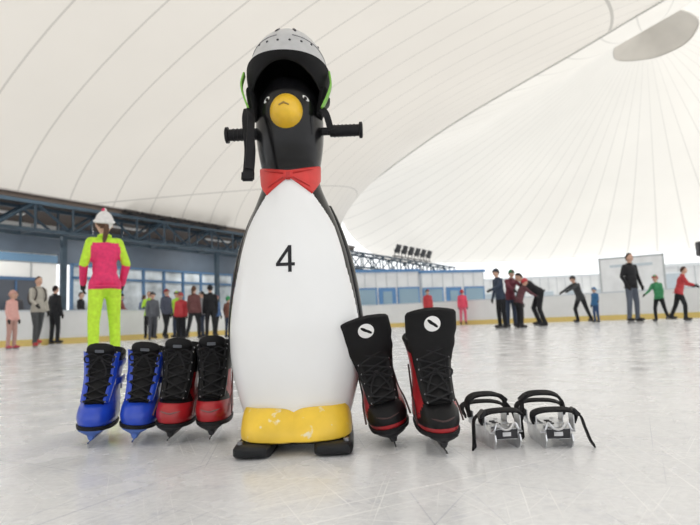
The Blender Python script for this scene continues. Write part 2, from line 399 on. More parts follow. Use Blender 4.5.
# red bow: pointed star-like wings on a raised collar
bm = bmesh.new(); rows_ = []
NA2 = 240
for k in range(NA2):
    a = -math.pi+2*math.pi*k/NA2; d = abs(math.degrees(a))
    if d < 76:
        t = d/76
        lo = .768-.048*max(0, 1-abs(t-.52)/.52)**1.15; up = .790+.026*t**1.3; thick = .009
    else: lo = .778; up = .806; thick = .004
    r = []
    for t in (0, .06, .2, .5, .8, .94, 1):
        z = lo+(up-lo)*t; off = thick*(math.sin(math.pi*t)**.25 if 0 < t < 1 else 0)+.001
        r.append(PP(z, a, off))
    rows_.append(r)
rv = [[bm.verts.new(p) for p in r] for r in rows_]
for i in range(NA2):
    for j in range(6): bm.faces.new((rv[i][j], rv[(i+1) % NA2][j], rv[(i+1) % NA2][j+1], rv[i][j+1]))
for s in (-1, 1):
    tube(bm, [PP(.780+.016*t, s*math.radians(8+40*t), .0105) for t in (0, .25, .5, .75, 1)], [.003, .003, .0025, .002, .001], 1, 8)
    tube(bm, [PP(.768-.026*t, s*math.radians(8+28*t), .0105) for t in (0, .25, .5, .75, 1)], [.003, .003, .0025, .002, .001], 1, 8)
box(bm, PP(.774, 0, .006), (.020, .012, .026), 1, None, .004)
fin('bow_tie', bm, [G('bow_red', (.66, .035, .03), rough=.4), G('bow_knot_red', (.50, .02, .018), rough=.4)], root)
# beak
bm = bmesh.new(); rg_ = []
for i in range(15):
    t = i/14; rr = .053*math.sqrt(max(0, 1-(t*.985)**2.0))*(1-.06*t); y = -.075-.085*t; z = .964-.012*t*t
    rg_.append([V((rr*math.cos(a)*.95, y, z+rr*math.sin(a)*1.08)) for a in [2*math.pi*k/28 for k in range(28)]])
loft(bm, rg_, 0)
tube(bm, [(-.014, -.156, .960), (0, -.161, .966), (.014, -.156, .960)], .003, 1, 6)
my = mat('penguin_yellow', (.84, .52, .035), rough=.35, var=.18, scale=14)
fin('beak', bm, [my, G('beak_line', (.35, .22, .05), rough=.5)], root)
bm = bmesh.new()
for s in (-1, 1):
    an = s*math.radians(36); c = PP(1.006, an); R = Matrix.Rotation(an, 3, 'Z') @ Matrix.Rotation(s*.6, 3, 'Y')
    ell(bm, c, (.013, .003, .006), 0, R); ell(bm, c+R @ V((-s*.002, -.002, -.002)), (.006, .003, .005), 1, R)
fin('eyes', bm, [G('eye_white', (.8, .8, .79), rough=.3), pblack], root)
bm = bmesh.new()
for s in (-1, 1):
    rg_ = []; K_ = 24
    for i in range(K_+1):
        t = i/K_; z = .70-.46*t; hw, dp = interp(prof, z)
        w_ = (.022+.034*math.sin(math.pi*min(1, t*1.02)))*(1 if t < .9 else math.sqrt(max(.05, 1-((t-.9)/.1)**2)))
        c = V((s*(hw+.001), .03, z))
        rg_.append([c+V((.010*math.cos(a)-s*(.5*hw*((w_*math.sin(a)+.03)/dp)**2), w_*math.sin(a), 0)) for a in [2*math.pi*k/20 for k in range(20)]])
    loft(bm, rg_, 0)
fin('flippers', bm, [pblack], root)
# yellow feet: two broad toes merged in one block, sloping forward
bm = bmesh.new(); rg_ = []
for z, k, f in ((.034, .96, .175), (.038, 1.0, .182), (.050, 1.01, .183), (.068, 1.0, .177), (.087, .985, .164), (.103, .965, .150), (.116, .93, .132)):
    r = []
    for i in range(160):
        a = 2*math.pi*i/160; ca, sa = math.cos(a), math.sin(a)
        x = .156*k*math.copysign(abs(sa)**.62, sa); y = -(f if ca > 0 else .14)*math.copysign(abs(ca)**.62, ca)
        zz = z
        if y < 0:
            g_ = math.exp(-(x/.016)**2); y += .008*g_
            if z > .08: zz += -.008*g_ + .004*math.exp(-((abs(x)-.075)/.05)**2)
        r.append(V((x, y, zz)))
    rg_.append(r)
loft(bm, rg_, 0)
fin('feet', bm, [scuffed('penguin_feet_yellow', (.86, .57, .05), .4, .12, 10, 0, 30, .62, .68, (.82, .72, .48))], root)
bm = bmesh.new()
for s in (-1, 1):
    rg_ = []
    for y, zb, zt, w_ in ((-.205, .016, .026, .022), (-.198, .007, .031, .042), (-.18, .001, .034, .050), (-.13, .0, .034, .053), (0, .0, .034, .054), (.14, .0, .034, .052), (.19, .006, .030, .045)):
        rg_.append([V((s*.106+w_*math.copysign(abs(math.cos(a))**.4, math.cos(a)), y, (zb+zt)/2+(zt-zb)/2*math.copysign(abs(math.sin(a))**.5, math.sin(a)))) for a in [2*math.pi*k/24 for k in range(24)]])
    loft(bm, rg_, 0)
    for yy in (-.16, -.06, .08):
        tube(bm, [(s*.14, yy, .030), (s*.14, yy, .041)], .008, 1, 8)
box(bm, (0, 0, .028), (.24, .26, .014), 0, None, .004)
fin('runner_frame', bm, [G('skid_rubber', (.018, .019, .021), rough=.45, bump=.2), G('bolt_steel', (.3, .3, .32), rough=.4, metal=1.)], root)
bm = bmesh.new(); hx = .014
tube(bm, [(-.18+hx, -.02, .925), (.18+hx, -.02, .925)], .012, 0, 16)
for s in (-1, 1):
    tube(bm, [(hx+s*.108, -.02, .925), (hx+s*.111, -.02, .925), (hx+s*.202, -.02, .925), (hx+s*.205, -.02, .925)], [.012, .018, .018, .012], 0, 20)
    for k in range(6): tube(bm, [(hx+s*(.122+k*.012), -.02, .925), (hx+s*(.126+k*.012), -.02, .925)], .0195, 0, 20)
    tube(bm, [(hx+s*.198, -.02, .925), (hx+s*.200, -.02, .925), (hx+s*.208, -.02, .925), (hx+s*.210, -.02, .925)], [.018, .025, .025, .02], 0, 20)
fin('handlebar', bm, [G('grip_black', (.014, .014, .016), rough=.5)], root)

# helmet
hroot = empty('skating_helmet', Matrix.Translation((PX+.000, PY-.005, 1.078)) @ Matrix.Rotation(math.radians(-11), 4, 'X') @ Matrix.Rotation(math.radians(2), 4, 'Y'))
NAh = 72
def zrim(a):
    c = math.cos(a)
    return .030-.014*max(0, c)**3 if c > 0 else .030
def hp(a, t, k=1.0, zr=None):
    if zr is None: zr = zrim(a)
    z = zr+(.176*k-zr)*math.sin(t*math.pi/2)**1.0
    q = max(0, min(1, z/(.176*k))); ex = (1-q**2.25)**.5
    ex = max(ex, .02)
    fl_ = 1+.035*math.exp(-(t/.06)**2)
    return V((.123*k*ex*math.sin(a)*fl_, -.148*k*ex*math.cos(a)*fl_, z))
bm = bmesh.new()
R1 = [[hp(2*math.pi*i/NAh, t) for i in range(NAh)] for t in [j/24*.99 for j in range(25)]]
loft(bm, R1, 0, (False, True))
for s in (-1, 1):
    tube(bm, [hp(math.radians(s*x), .16+.14*math.cos(math.radians(x)), 1.0) for x in range(12, 170, 8)], .0022, 1, 6)
fin('shell', bm, [G('helmet_grey', (.47, .475, .485), rough=.35, coat=.2), G('helmet_seam', (.22, .22, .23), rough=.5)], hroot)
bm = bmesh.new()
def zlow(a):
    c = math.cos(a)
    return -.062+.066*max(0, c)**1.6
def band(a, f, k):
    z0 = zrim(a)+.002; z1 = zlow(a); z = z0+(z1-z0)*f; kk = k*(1-.11*f**1.5)
    return V((.127*kk*math.sin(a), -.152*kk*math.cos(a), z))
A_ = [2*math.pi*i/NAh for i in range(NAh)]
Rb = [[band(a, f, k) for a in A_] for f, k in ((0, 1.0), (0, 1.02), (.25, 1.02), (.5, 1.015), (.8, 1.01), (1, .99), (1.0, .95), (.8, .91), (.4, .90), (0, .90))]
loft(bm, Rb, 0, (False, False))
R2 = [[hp(a, t, .92) for a in A_] for t in [j/14*.98 for j in range(15)]]
loft(bm, R2, 0, (False, True))
for s in (-1, 1):
    rows_ = []
    for j in range(9):
        t = j/8; z = -.040-.080*t; w_ = .055*(1-.55*t)
        c = V((s*(.112-.014*t), -.005-.010*t, z))
        rows_.append([c+V((.015*(1-.4*t**3)*math.cos(b), w_*math.sin(b), 0)) for b in [2*math.pi*k/16 for k in range(16)]])
    loft(bm, rows_, 0)
fin('padding', bm, [G('helmet_foam_black', (.010, .010, .011), rough=.75, bump=.2)], hroot)
bm = bmesh.new()
for a, t in ((-.75, .22), (-.45, .20), (-.15, .19), (.15, .19), (.45, .20), (.75, .22), (-.3, .50), (.3, .50), (-1.15, .34), (1.15, .34)):
    p = hp(a, t, 1.0); nrm = V((p.x/.123**2, p.y/.148**2, p.z/.176**2)).normalized()
    big = t > .4
    ell(bm, p, (.004 if not big else .006, .004 if not big else .018, .003), 0, nrm.to_track_quat('Z', 'Y').to_matrix(), 12, 8)
fin('vents', bm, [G('vent_dark', (.05, .05, .055), rough=.6)], hroot)
bm = bmesh.new()
for s in (-1, 1):
    tube(bm, catm([(s*.129, -.050, .010), (s*.134, -.055, -.030), (s*.127, -.055, -.065), (s*.108, -.055, -.115)], 4), .012, 0, 8, flat=.25, up=(0, 1, 0))
    tube(bm, catm([(s*.126, .03, -.03), (s*.124, .01, -.06), (s*.108, -.050, -.115)], 4), .008, 1, 8, flat=.25, up=(0, 1, 0))
tube(bm, catm([(-.108, -.055, -.115), (-.108, -.068, -.150), (-.102, -.075, -.20), (-.094, -.075, -.26), (-.096, -.07, -.335)], 5), .016, 1, 8, flat=.3, up=(1, 0, 0))
tube(bm, catm([(-.104, -.058, -.115), (-.094, -.085, -.16), (-.092, -.088, -.22), (-.094, -.08, -.32)], 5), .011, 1, 8, flat=.3, up=(1, .5, 0))
box(bm, (-.096, -.075, -.340), (.036, .014, .03), 1, None, .004)
tube(bm, catm([(.108, -.055, -.115), (.122, -.055, -.135), (.134, -.04, -.175)], 4), .010, 1, 8, flat=.3, up=(1, 0, 0))
fin('chin_strap', bm, [G('strap_lime', (.20, .48, .07), rough=.5), G('strap_black', (.012, .012, .014), rough=.6)], hroot)

# ------------------------------------------------------------------ SKATES
M['boot_blue'] = mat('boot_blue', (.016, .065, .52), rough=.3, coat=.15)
def skate(kind, X, Y, yaw, S=1.0, roll=0., pitch=0., z=0., sx=1.15):
    name = 'ice_skate'
    rt = empty(name, Matrix.Translation((X, Y, z)) @ Matrix.Rotation(yaw, 4, 'Z') @ Matrix.Rotation(roll, 4, 'Y') @ Matrix.Rotation(pitch, 4, 'X') @ Matrix.Diagonal((S*sx, S, S, 1)))
    blk = G('boot_black', (.009, .009, .010), rough=.42, bump=.15, scale=120)
    if kind == 'blue': shell = M['boot_blue']; holder = G('holder_blue', (.08, .16, .5), rough=.4)
    else: shell = G('boot_red', (.38, .014, .020), rough=.32, coat=.15, var=.15); holder = G('holder_dark', (.03, .03, .033), rough=.4)
    sole = G('sole_black', (.015, .015, .017), rough=.6)
    lining = G('boot_lining', (.012, .012, .013), rough=.9)
    tab = [(.060, -.128, .120, .038), (.066, -.140, .126, .044), (.085, -.147, .130, .050), (.105, -.142, .129, .0505), (.122, -.126, .126, .049), (.136, -.103, .122, .046), (.152, -.080, .116, .043), (.175, -.060, .108, .041), (.205, -.046, .100, .0415), (.235, -.042, .100, .045), (.262, -.044, .104, .049), (.285, -.044, .110, .050)]
    if kind == 'big': tab[-1] = (.290, -.040, .112, .056)
    P = [tuple(a) for a in tab]
    xs = catm([V((a[0], a[1], a[2])) for a in P], 4); ws = catm([V((a[0], a[3], 0)) for a in P], 4)
    def ringp(z, yf, yb, hw, n=64, rise=0):
        r = []
        for i in range(n):
            a = 2*math.pi*i/n; c, s = math.cos(a), math.sin(a)
            y = (yf+yb)/2-(yb-yf)/2*math.copysign(abs(c)**.85, c)
            tt = (y-yf)/(yb-yf); k = 1-.16*tt if z < .13 else 1-.08*tt
            zz = z+rise*(tt-.35)
            r.append(V((hw*k*math.copysign(abs(s)**.85, s), y, zz)))
        return r
    rings = [ringp(p.x, p.y, p.z, q.y, rise=max(0, (p.x-.2))*.30) for p, q in zip(xs, ws)]
    def fm(c):
        if kind == 'blue':
            if c.z < .138: return 1
            if abs(c.x) > .022 and c.z < .262: return 1
            if c.y > .085: return 1
            return 0
        if kind == 'red':
            if c.z < .124 and c.y < -.03: return 1
            if c.z < .095: return 1
            if abs(c.x) > .034 and .10 < c.z < .215 and c.y > -.05: return 1
            return 0
        if abs(c.x) > .024 and .095 < c.z < .262 and c.y > -.085: return 1
        if c.z < .080: return 1
        return 0
    bm = bmesh.new()
    loft(bm, rings, 0, (True, False), fm)
    p, q = xs[-1], ws[-1]
    top_ = [ringp(p.x+dz, p.y+e, p.z-e, q.y-e, rise=.0255) for dz, e in ((.004, .001), (.007, .004), (.006, .009), (-.002, .012), (-.04, .014), (-.09, .016))]
    loft(bm, [rings[-1]]+top_, 2, (False, True))
    fin('boot', bm, [blk, shell, lining], rt)
    bm = bmesh.new()
    loft(bm, [ringp(.054, -.128, .120, .040), ringp(.056, -.143, .128, .0485), ringp(.066, -.146, .130, .0505), ringp(.069, -.141, .127, .047)], 0)
    fin('sole', bm, [sole], rt)
    th = .038 if kind != 'big' else .095
    path = catm([V((0, -.112, .134)), V((0, -.086, .158)), V((0, -.066, .190)), V((0, -.056, .225)), V((0, -.060, .262)), V((0, -.068, .288)), V((0, -.080, .262+th)), V((0, -.090 if kind == 'big' else -.078, .285+th))], 4)
    n = len(path); bm = bmesh.new(); rg_ = []
    for i, c in enumerate(path):
        t = i/(n-1)
        if kind == 'big': w_ = .025+.027*min(1, t/.7) + (.005 if .75 < t < .93 else 0)
        else: w_ = .024+.013*t
        if t > .88: w_ *= math.sqrt(max(.10, 1-((t-.88)/.12)**2*.85))
        d = (path[min(i+1, n-1)]-path[max(i-1, 0)]).normalized(); nn = V((0, -abs(d.z), d.y if d.z > 0 else -d.y))
        r = []
        for k in range(20):
            a = 2*math.pi*k/20; x = w_*math.copysign(abs(math.cos(a))**.7, math.cos(a)); h = .0075*math.copysign(abs(math.sin(a))**.7, math.sin(a))
            bend = .35*(x*x)/w_ if kind != 'big' or t < .5 else .25*x*x/w_
            r.append(c+V((x, bend, 0))+nn*h)
        rg_.append(r)
    loft(bm, rg_, 0)
    if kind == 'big':
        i = int(n*.80); c = path[i]; d = (path[i+1]-path[i-1]).normalized(); nn = V((0, -d.z, d.y))
        R = nn.to_track_quat('Z', 'Y').to_matrix(); cc = c+nn*.0085
        ell(bm, cc, (.018, .021, .0015), 1, R, 28, 6)
        ell(bm, cc+nn*.001+R @ V((-.003, .004, 0)), (.0045, .011, .0012), 0, R @ Matrix.Rotation(.7, 3, 'Z'), 14, 6)
        ell(bm, cc+nn*.001+R @ V((.005, -.003, 0)), (.004, .010, .0012), 0, R @ Matrix.Rotation(.7, 3, 'Z'), 14, 6)
    else:
        i = int(n*.86); c = path[i]; d = (path[i+1]-path[i-1]).normalized(); nn = V((0, -d.z, d.y))
        box(bm, c+nn*.0075, (.022, .002, .010), 2, nn.to_track_quat('-Y', 'Z').to_matrix(), .0008)
    fin('tongue', bm, [G('tongue_black', (.009, .009, .010), rough=.55, bump=.3, scale=90), G('logo_white', (.85, .85, .85), rough=.4), G('tongue_label', (.10, .11, .13), rough=.4)], rt)
    bm = bmesh.new(); fr = catm([V((0, -.108, .139)), V((0, -.084, .165)), V((0, -.062, .200)), V((0, -.055, .235)), V((0, -.058, .272)), V((0, -.056, .292))], 4)
    for s in (-1, 1):
        rg_ = []
        for i, c in enumerate(fr):
            t = i/(len(fr)-1); x0 = .020+.012*t; x1 = x0+.014; o = c+V((0, -.003, 0))
            rg_.append([o+V((s*x0, .001, .003)), o+V((s*(x0+x1)/2, .001, .004)), o+V((s*x1, .009, .003)), o+V((s*x1, .016, -.003)), o+V((s*(x0+x1)/2, .012, -.003)), o+V((s*x0, .008, -.003))])
        loft(bm, rg_, 0)
    m = len(fr); eye = [int(round((m-1)*k/6)) for k in range(7)]
    for k in eye:
        for s in (-1, 1):
            c = fr[k]; t = k/(m-1); x = .026+.012*t
            ell(bm, c+V((s*x, -.002, .002)), (.003, .002, .003), 2, None, 10, 6)
    for a, b in zip(eye[:-1], eye[1:]):
        for s in (-1, 1):
            x0 = .026+.012*a/(m-1); x1 = .026+.012*b/(m-1)
            p0 = fr[a]+V((s*x0, -.004, .002)); p1 = fr[b]+V((-s*x1, -.004, .002)); mid = (p0+p1)/2+V((0, -.0075 if s > 0 else -.010, .002))
            tube(bm, catm([p0, mid, p1], 4), .0027, 1, 7, flat=.6)
    a = eye[-2] if kind != 'big' else eye[3]
    kn = fr[a]+V((0, -.016, 0)); ell(bm, kn, (.007, .006, .006), 1)
    for s in (-1, 1):
        tube(bm, catm([kn, kn+V((s*.018, -.008, .010)), kn+V((s*.036, -.006, -.002)), kn+V((s*.030, -.006, -.018)), kn+V((s*.010, -.006, -.006)), kn], 5), .0022, 1, 6)
        tube(bm, catm([kn, kn+V((s*.012, -.010, -.018)), kn+V((s*.022, -.018, -.045)), kn+V((s*.018, -.022, -.062))], 5), .0022, 1, 6)
    lc = G('lace_black', (.022, .022, .024), rough=.8)
    fin('laces', bm, [shell if kind == 'blue' else blk, lc, G('eyelet_metal', (.35, .35, .37), rough=.3, metal=1.)], rt)
    if kind == 'blue':
        bm = bmesh.new()
        for z0, wv, of in ((.205, .011, 0), (.262, .009, .004)):
            pr = [V((.0465*math.sin(a)*1.05+(0), .028-(.080+of)*math.cos(a)*1.03, z0+.012*(-math.cos(a)))) for a in [math.radians(x) for x in range(-100, 101, 10)]]
            tube(bm, pr, wv, 0, 8, flat=.22, up=(0, 0, 1))
            box(bm, (.030, -.045-of, z0-.006), (.018, .010, .022), 1, Matrix.Rotation(.5, 3, 'Z'), .002)
        for s in (-1, 1):
            ell(bm, (s*.0455, .02, .18), (.003, .011, .011), 1)
        fin('ankle_strap', bm, [M['boot_blue'], G('buckle_silver', (.45, .46, .48), rough=.3, metal=.8)], rt)
    else:
        bm = bmesh.new()
        for s in (-1, 1):
            tube(bm, catm([V((s*.050, -.09, .085)), V((s*.0475, -.04, .125)), V((s*.0430, .02, .15)), V((s*.0415, .06, .22))], 5), .0022, 0, 6)
        tube(bm, [V((.0495*math.sin(a), .0-.147*math.cos(a), .098+.012*abs(math.sin(a)))) for a in [math.radians(x) for x in range(-60, 61, 8)]], .0022, 0, 6)
        fin('stitching', bm, [G('stitch_grey', (.20, .10, .10), rough=.6) if kind == 'red' else G('stitch_dark', (.06, .03, .03), rough=.6)], rt)
    bm = bmesh.new()
    for yc, l0, l1 in ((-.075, .055, .040), (.075, .045, .032)):
        loft(bm, [[V((x*w_, yc+y*l, z_)) for x, y in ((-1, -1), (-.6, -1.12), (.6, -1.12), (1, -1), (1, 1), (.6, 1.1), (-.6, 1.1), (-1, 1))] for z_, w_, l in ((.056, .030, l0), (.048, .020, l0*.95), (.038, .009, l1), (.026, .006, l1*.95))], 0)
    box(bm, (0, 0, .027), (.010, .235, .010), 0, None, .003)
    bl = [(-.140, .022), (-.146, .018), (-.142, .008), (-.125, .001), (-.10, 0), (.10, 0), (.125, .003), (.138, .012), (.140, .022)]
    loft(bm, [[V((x, y, z_)) for y, z_ in bl] for x in (-.0018, .0018)], 1)
    fin('blade_holder', bm, [holder, G('blade_steel', (.72, .73, .75), rough=.22, metal=1.)], rt, smooth=False)
skate('blue', -.822, 1.825, math.radians(12), .955, sx=1.24, roll=math.radians(4))
skate('blue', -.692, 1.825, math.radians(12), .955, sx=1.26, roll=math.radians(6))
skate('red', -.570, 1.825, math.radians(5), .975, sx=1.22, roll=math.radians(4))
skate('red', -.446, 1.825, math.radians(6), .985, sx=1.18)
skate('big', .104, 1.665, math.radians(0), .965, roll=math.radians(-12), pitch=math.radians(3), sx=1.30)
skate('big', .214, 1.570, math.radians(3), .985, roll=math.radians(-2), pitch=math.radians(3), sx=1.22)

# ------------------------------------------------------------------ strap-on double runner skates
def strapon(X, Y, yaw, side):
    rt = empty('strap_on_skate', Matrix.Translation((X, Y, 0)) @ Matrix.Rotation(yaw, 4, 'Z'))
    st = G('plate_steel', (.60, .61, .63), rough=.3, metal=1., var=.15); sb = G('webbing_black', (.012, .012, .014), rough=.7, bump=.3, scale=200)
    bm = bmesh.new()
    for yc, L_ in ((-.060, .070), (.045, .085)):
        box(bm, (0, yc, .046), (.092, L_, .004), 0, Matrix.Rotation(.10 if yc < 0 else 0, 3, 'X'), .0015)
    box(bm, (0, -.005, .051), (.036, .16, .003), 0, None, .001)
    for s in (-1, 1):
        loft(bm, [[V((s*.033+x, y, z_)) for y, z_ in ((-.105, .038), (-.110, .022), (-.10, .006), (-.085, 0), (.075, 0), (.09, .008), (.092, .042))] for x in (-.0017, .0017)], 0)
        for yc in (-.055, .045):
            box(bm, (s*.048, yc, .062), (.003, .042, .038), 0, None, .001)
            tube(bm, [V((s*.051, yc-.012, .060)), V((s*.051, yc+.012, .060))], .0035, 0, 8)
            ell(bm, (s*.022, yc, .052), (.006, .006, .003), 0)
        tube(bm, catm([V((s*.040, -.094, .046)), V((s*.032, -.100, .050)), V((s*.024, -.097, .066)), V((s*.012, -.097, .052)), V((0, -.096, .048))], 4), .0032, 0, 6)
    for k in range(3): box(bm, (0, -.035+k*.022, .0535), (.014, .008, .002), 1)
    box(bm, (0, -.096, .038), (.062, .003, .026), 0, None, .001); box(bm, (0, -.0985, .038), (.022, .002, .010), 1)
    fin('runner_frame', bm, [st, G('slot_dark', (.04, .04, .045), rough=.6)], rt, smooth=False)
    bm = bmesh.new()
    def arch(y0, y1, w_, h, wd=.012, z0=.062):
        pts = [V((w_*(math.copysign(abs(math.cos(a))**.75, math.cos(a)))*(1+.30*math.sin(a)), y0+(y1-y0)*math.sin(a), z0+h*math.sin(a)**.75)) for a in [math.pi*k/24 for k in range(25)]]
        tube(bm, pts, wd, 0, 8, flat=.24, up=(0, 1, .25))
    arch(-.055, -.075, .053, .034, .014); arch(.040, .060, .053, .060, .016); arch(.055, .100, .060, .034, .012)
    tube(bm, catm([V((side*.060, -.055, .084)), V((side*.072, -.058, .072)), V((side*.077, -.066, .048)), V((side*.083, -.082, .018)), V((side*.088, -.096, .006))], 5), .010, 0, 8, flat=.22, up=(0, 1, 0))
    tube(bm, catm([V((-side*.060, .04, .090)), V((-side*.067, .02, .070)), V((-side*.069, .0, .045)), V((-side*.072, -.020, .014))], 5), .010, 0, 8, flat=.22, up=(0, 1, 0))
    box(bm, (side*.054, -.068, .088), (.024, .034, .010), 1, Matrix.Rotation(side*.8, 3, 'Y'), .002)
    box(bm, (-side*.050, .056, .110), (.026, .036, .010), 1, Matrix.Rotation(-side*.7, 3, 'Y'), .002)
    fin('straps', bm, [sb, G('buckle_black', (.025, .025, .028), rough=.35)], rt)
strapon(.378, 1.59, math.radians(6), -1)
strapon(.522, 1.57, math.radians(-4), 1)

# ------------------------------------------------------------------ PEOPLE
def person(name, x, y, yaw, H, jacket, pants, hat=None, hair=(.05, .03, .02), lean=0, aR=None, aL=None, lR=None, lL=None, glove=(.03, .03, .03), boots=(.03, .03, .035), head=0., hk=1.0, pack=None, accent=None, ponytail=False, wide=1.0, headpitch=None, pompom=False, skates=True):
    S = H/1.75; Rl = Matrix.Rotation(math.radians(lean), 3, 'X'); hip0 = V((0, 0, .93))
    af = accent[0] if accent else ''
    def U(p): return hip0+Rl @ (V(p)-hip0)
    aR = aR or ((-.05, .01, -.27), (-.01, -.07, -.24)); aL = aL or ((.05, .01, -.27), (.01, -.07, -.24))
    lR = lR or ((-.03, -.02, -.42), (-.01, .03, -.40)); lL = lL or ((.03, -.02, -.42), (.01, .03, -.40))
    sh = {-1: U((-.160*wide, 0, 1.395)), 1: U((.160*wide, 0, 1.395))}; arms = {-1: aR, 1: aL}; legs = {-1: lR, 1: lL}
    bm = bmesh.new(); seg = []
    def cp(a, r1, b, r2, cls): caps(bm, a, r1, b, r2); seg.append((V(a), V(b), r1, r2, cls))
    for c, r in (((0, .0, 1.27), (.172*wide, .125, .19)), ((0, -.005, 1.08), (.150*wide, .122, .18)), ((0, 0, .95), (.168*wide, .135, .14))):
        ell(bm, U(c), r, 0, Rl)
    seg.append((U((-.04, 0, 1.30)), U((-.03, 0, .93)), .14, .13, 0)); seg.append((U((.04, 0, 1.30)), U((.03, 0, .93)), .14, .13, 0))
    cp(sh[-1], .064, sh[1], .064, 0); nb = U((0, 0, 1.42)); nk = U((0, -.01, 1.52)); cp(nb, .062, nk, .052, 3)
    seg[-1] = (U((0, 0, 1.49)), nk, .05, .05, 3)
    low = 9; hands = {}
    for s in (-1, 1):
        e = sh[s]+V(arms[s][0]); w_ = e+V(arms[s][1]); cp(sh[s], .066, e, .052, 7 if 'arm' in af else 0); cp(e, .052, w_, .041, 7 if 'fore' in af else 0)
        d = (w_-e).normalized(); cp(w_+d*.01, .032, w_+d*.075, .036, 4); hands[s] = (w_, d)
        h = V((s*.085, 0, .90)); k = h+V(legs[s][0]); a = k+V(legs[s][1]); low = min(low, a.z)
        cp(h, .098, k, .068, 1); cp(k, .068, a, .056, 1)
        fd = V((s*.03, -.15, -.035)); cp(a+V((0, .01, -.03)), .048, a+fd, .038, 2); cp(a+V((0, .045, -.04)), .036, a+V((0, .0, .06)), .052, 2)
        legs[s] = (h, k, a)
    me = bpy.data.meshes.new('tmp'); bmesh.ops.recalc_face_normals(bm, faces=bm.faces); bm.to_mesh(me); bm.free(); ob = bpy.data.objects.new('tmp', me); sc.collection.objects.link(ob)
    rm = ob.modifiers.new('r', 'REMESH'); rm.mode = 'VOXEL'; rm.voxel_size = .017; sm = ob.modifiers.new('s', 'SMOOTH'); sm.factor = .5; sm.iterations = 5
    dg = bpy.context.evaluated_depsgraph_get(); ev = bpy.data.meshes.new_from_object(ob.evaluated_get(dg)); bpy.data.objects.remove(ob)
    bm = bmesh.new(); bm.from_mesh(ev); bpy.data.meshes.remove(ev)
    C = np.array([list(f.calc_center_median()) for f in bm.faces]); D = []
    for a, b, r1, r2, c in seg:
        a_ = np.array(a); ab = np.array(b-a); t = np.clip(((C-a_) @ ab)/max(1e-9, ab @ ab), 0, 1)
        D.append(np.linalg.norm(C-(a_+t[:, None]*ab), axis=1)-(r1+(r2-r1)*t))
    idx = np.argmin(np.array(D), axis=0)
    Ri = Rl.inverted()
    for f, i, c in zip(bm.faces, idx, C):
        m_ = seg[i][4]; q = hip0+Ri @ (V(c)-hip0)
        if m_ == 1 and q.z > .84 and abs(q.x) < .3: m_ = 0
        if m_ == 0 and q.z < .84 and (V(c)-hip0).length < .3: m_ = 1
        if 'yoke' in af and m_ == 0 and q.z > 1.38: m_ = 7
        if 'stripe' in af and m_ == 0 and 1.12 < q.z < 1.18: m_ = 7
        f.material_index = m_; f.smooth = True
    for s in (-1, 1):
        w_, d = hands[s]; sd_ = d.cross(V((s, 0, 0))); sd_ = sd_.normalized() if sd_.length > .2 else V((0, 1, 0)); inn = sd_.cross(d).normalized()
        if inn.x*s > 0: inn = -inn
        for k, L_ in zip((-1.5, -.5, .5, 1.5), (.062, .075, .080, .070)):
            r0 = w_+d*.085+sd_*k*.018
            tube(bm, [r0-d*.01, r0+d*L_*.4+inn*.004, r0+d*L_*.75+inn*.016, r0+d*L_*.92+inn*.032], [.0105, .010, .009, .006], 4, 6)
        r0 = w_+d*.035-sd_*.03*(1 if sd_.y > 0 else -1)
        fw = -sd_*(1 if sd_.y > 0 else -1)
        tube(bm, [r0, r0+d*.03+fw*.022+inn*.008, r0+d*.058+fw*.026+inn*.02], [.013, .0115, .008], 4, 6)
    hp_ = headpitch if headpitch is not None else lean*.45
    Rh = Matrix.Rotation(math.radians(hp_), 3, 'X') @ Matrix.Rotation(math.radians(head), 3, 'Z')
    hc = nk+Rh @ V((0, -.012, .10))
    def Hh(p): return hc+Rh @ (V(p)*hk)
    vs = ell(bm, (0, 0, 0), (.076, .095, .117), 3, None, 24, 18)
    for v in vs:
        p = v.co
        if p.z < -.02: k = (-.02-p.z)/.10; p.x *= 1-.30*k; p.y = p.y*(1-.18*k)-.012*k
        if p.y < -.07 and -.02 < p.z < .02: p.y += .004
        v.co = Hh(p)
    tube(bm, [Hh((0, -.088, .012)), Hh((0, -.104, -.018)), Hh((0, -.090, -.026))], [.007*hk, .013*hk, .010*hk], 3, 8)
    for s in (-1, 1):
        ell(bm, Hh((s*.030, -.086, .008)), (.012*hk, .006*hk, .007*hk), 8, Rh, 10, 8); ell(bm, Hh((s*.030, -.0905, .008)), (.005*hk, .004*hk, .005*hk), 6, Rh, 8, 6)
        ell(bm, Hh((s*.030, -.088, .026)), (.016*hk, .006*hk, .003*hk), 9, Rh, 8, 6)
        ell(bm, Hh((s*.077, .008, -.005)), (.009*hk, .019*hk, .030*hk), 3, Rh, 10, 8)
    ell(bm, Hh((0, -.0885, -.052)), (.023*hk, .007*hk, .006*hk), 10, Rh, 10, 6)
    def shell_(sc_, mi, zc, ycut, lim=9):
        vv = ell(bm, (0, 0, 0), sc_, mi, None, 24, 18); dele = []
        for v in vv:
            p = v.co.copy()
            if p.z < zc+(ycut*(p.y) if ycut else 0): dele.append(v)
            else: v.co = Hh(p+V((0, .004, .006)))
        bmesh.ops.delete(bm, geom=dele, context='VERTS')
    shell_((.084, .102, .124), 9, -.0, -1.1)
    if hat:
        shell_((.095, .112, .138), 5, .018, -.35)
        tube(bm, [Hh((.090*math.sin(a), -.104*math.cos(a)+.004, .030+.028*math.cos(a))) for a in [2*math.pi*k/24 for k in range(25)]], .016*hk, 5, 8)
        if pompom: ell(bm, Hh((0, .01, .150)), (.026*hk,)*3, 5, None, 14, 10)
    if ponytail: tube(bm, catm([Hh((0, .085, -.02)), Hh((0, .115, -.07)), Hh((.01, .110, -.14)), Hh((.02, .10, -.20)), Hh((.02, .105, -.24))], 4), [.03]*8+[.028, .026, .024, .02, .017, .013, .008, .004, .003], 9, 10)
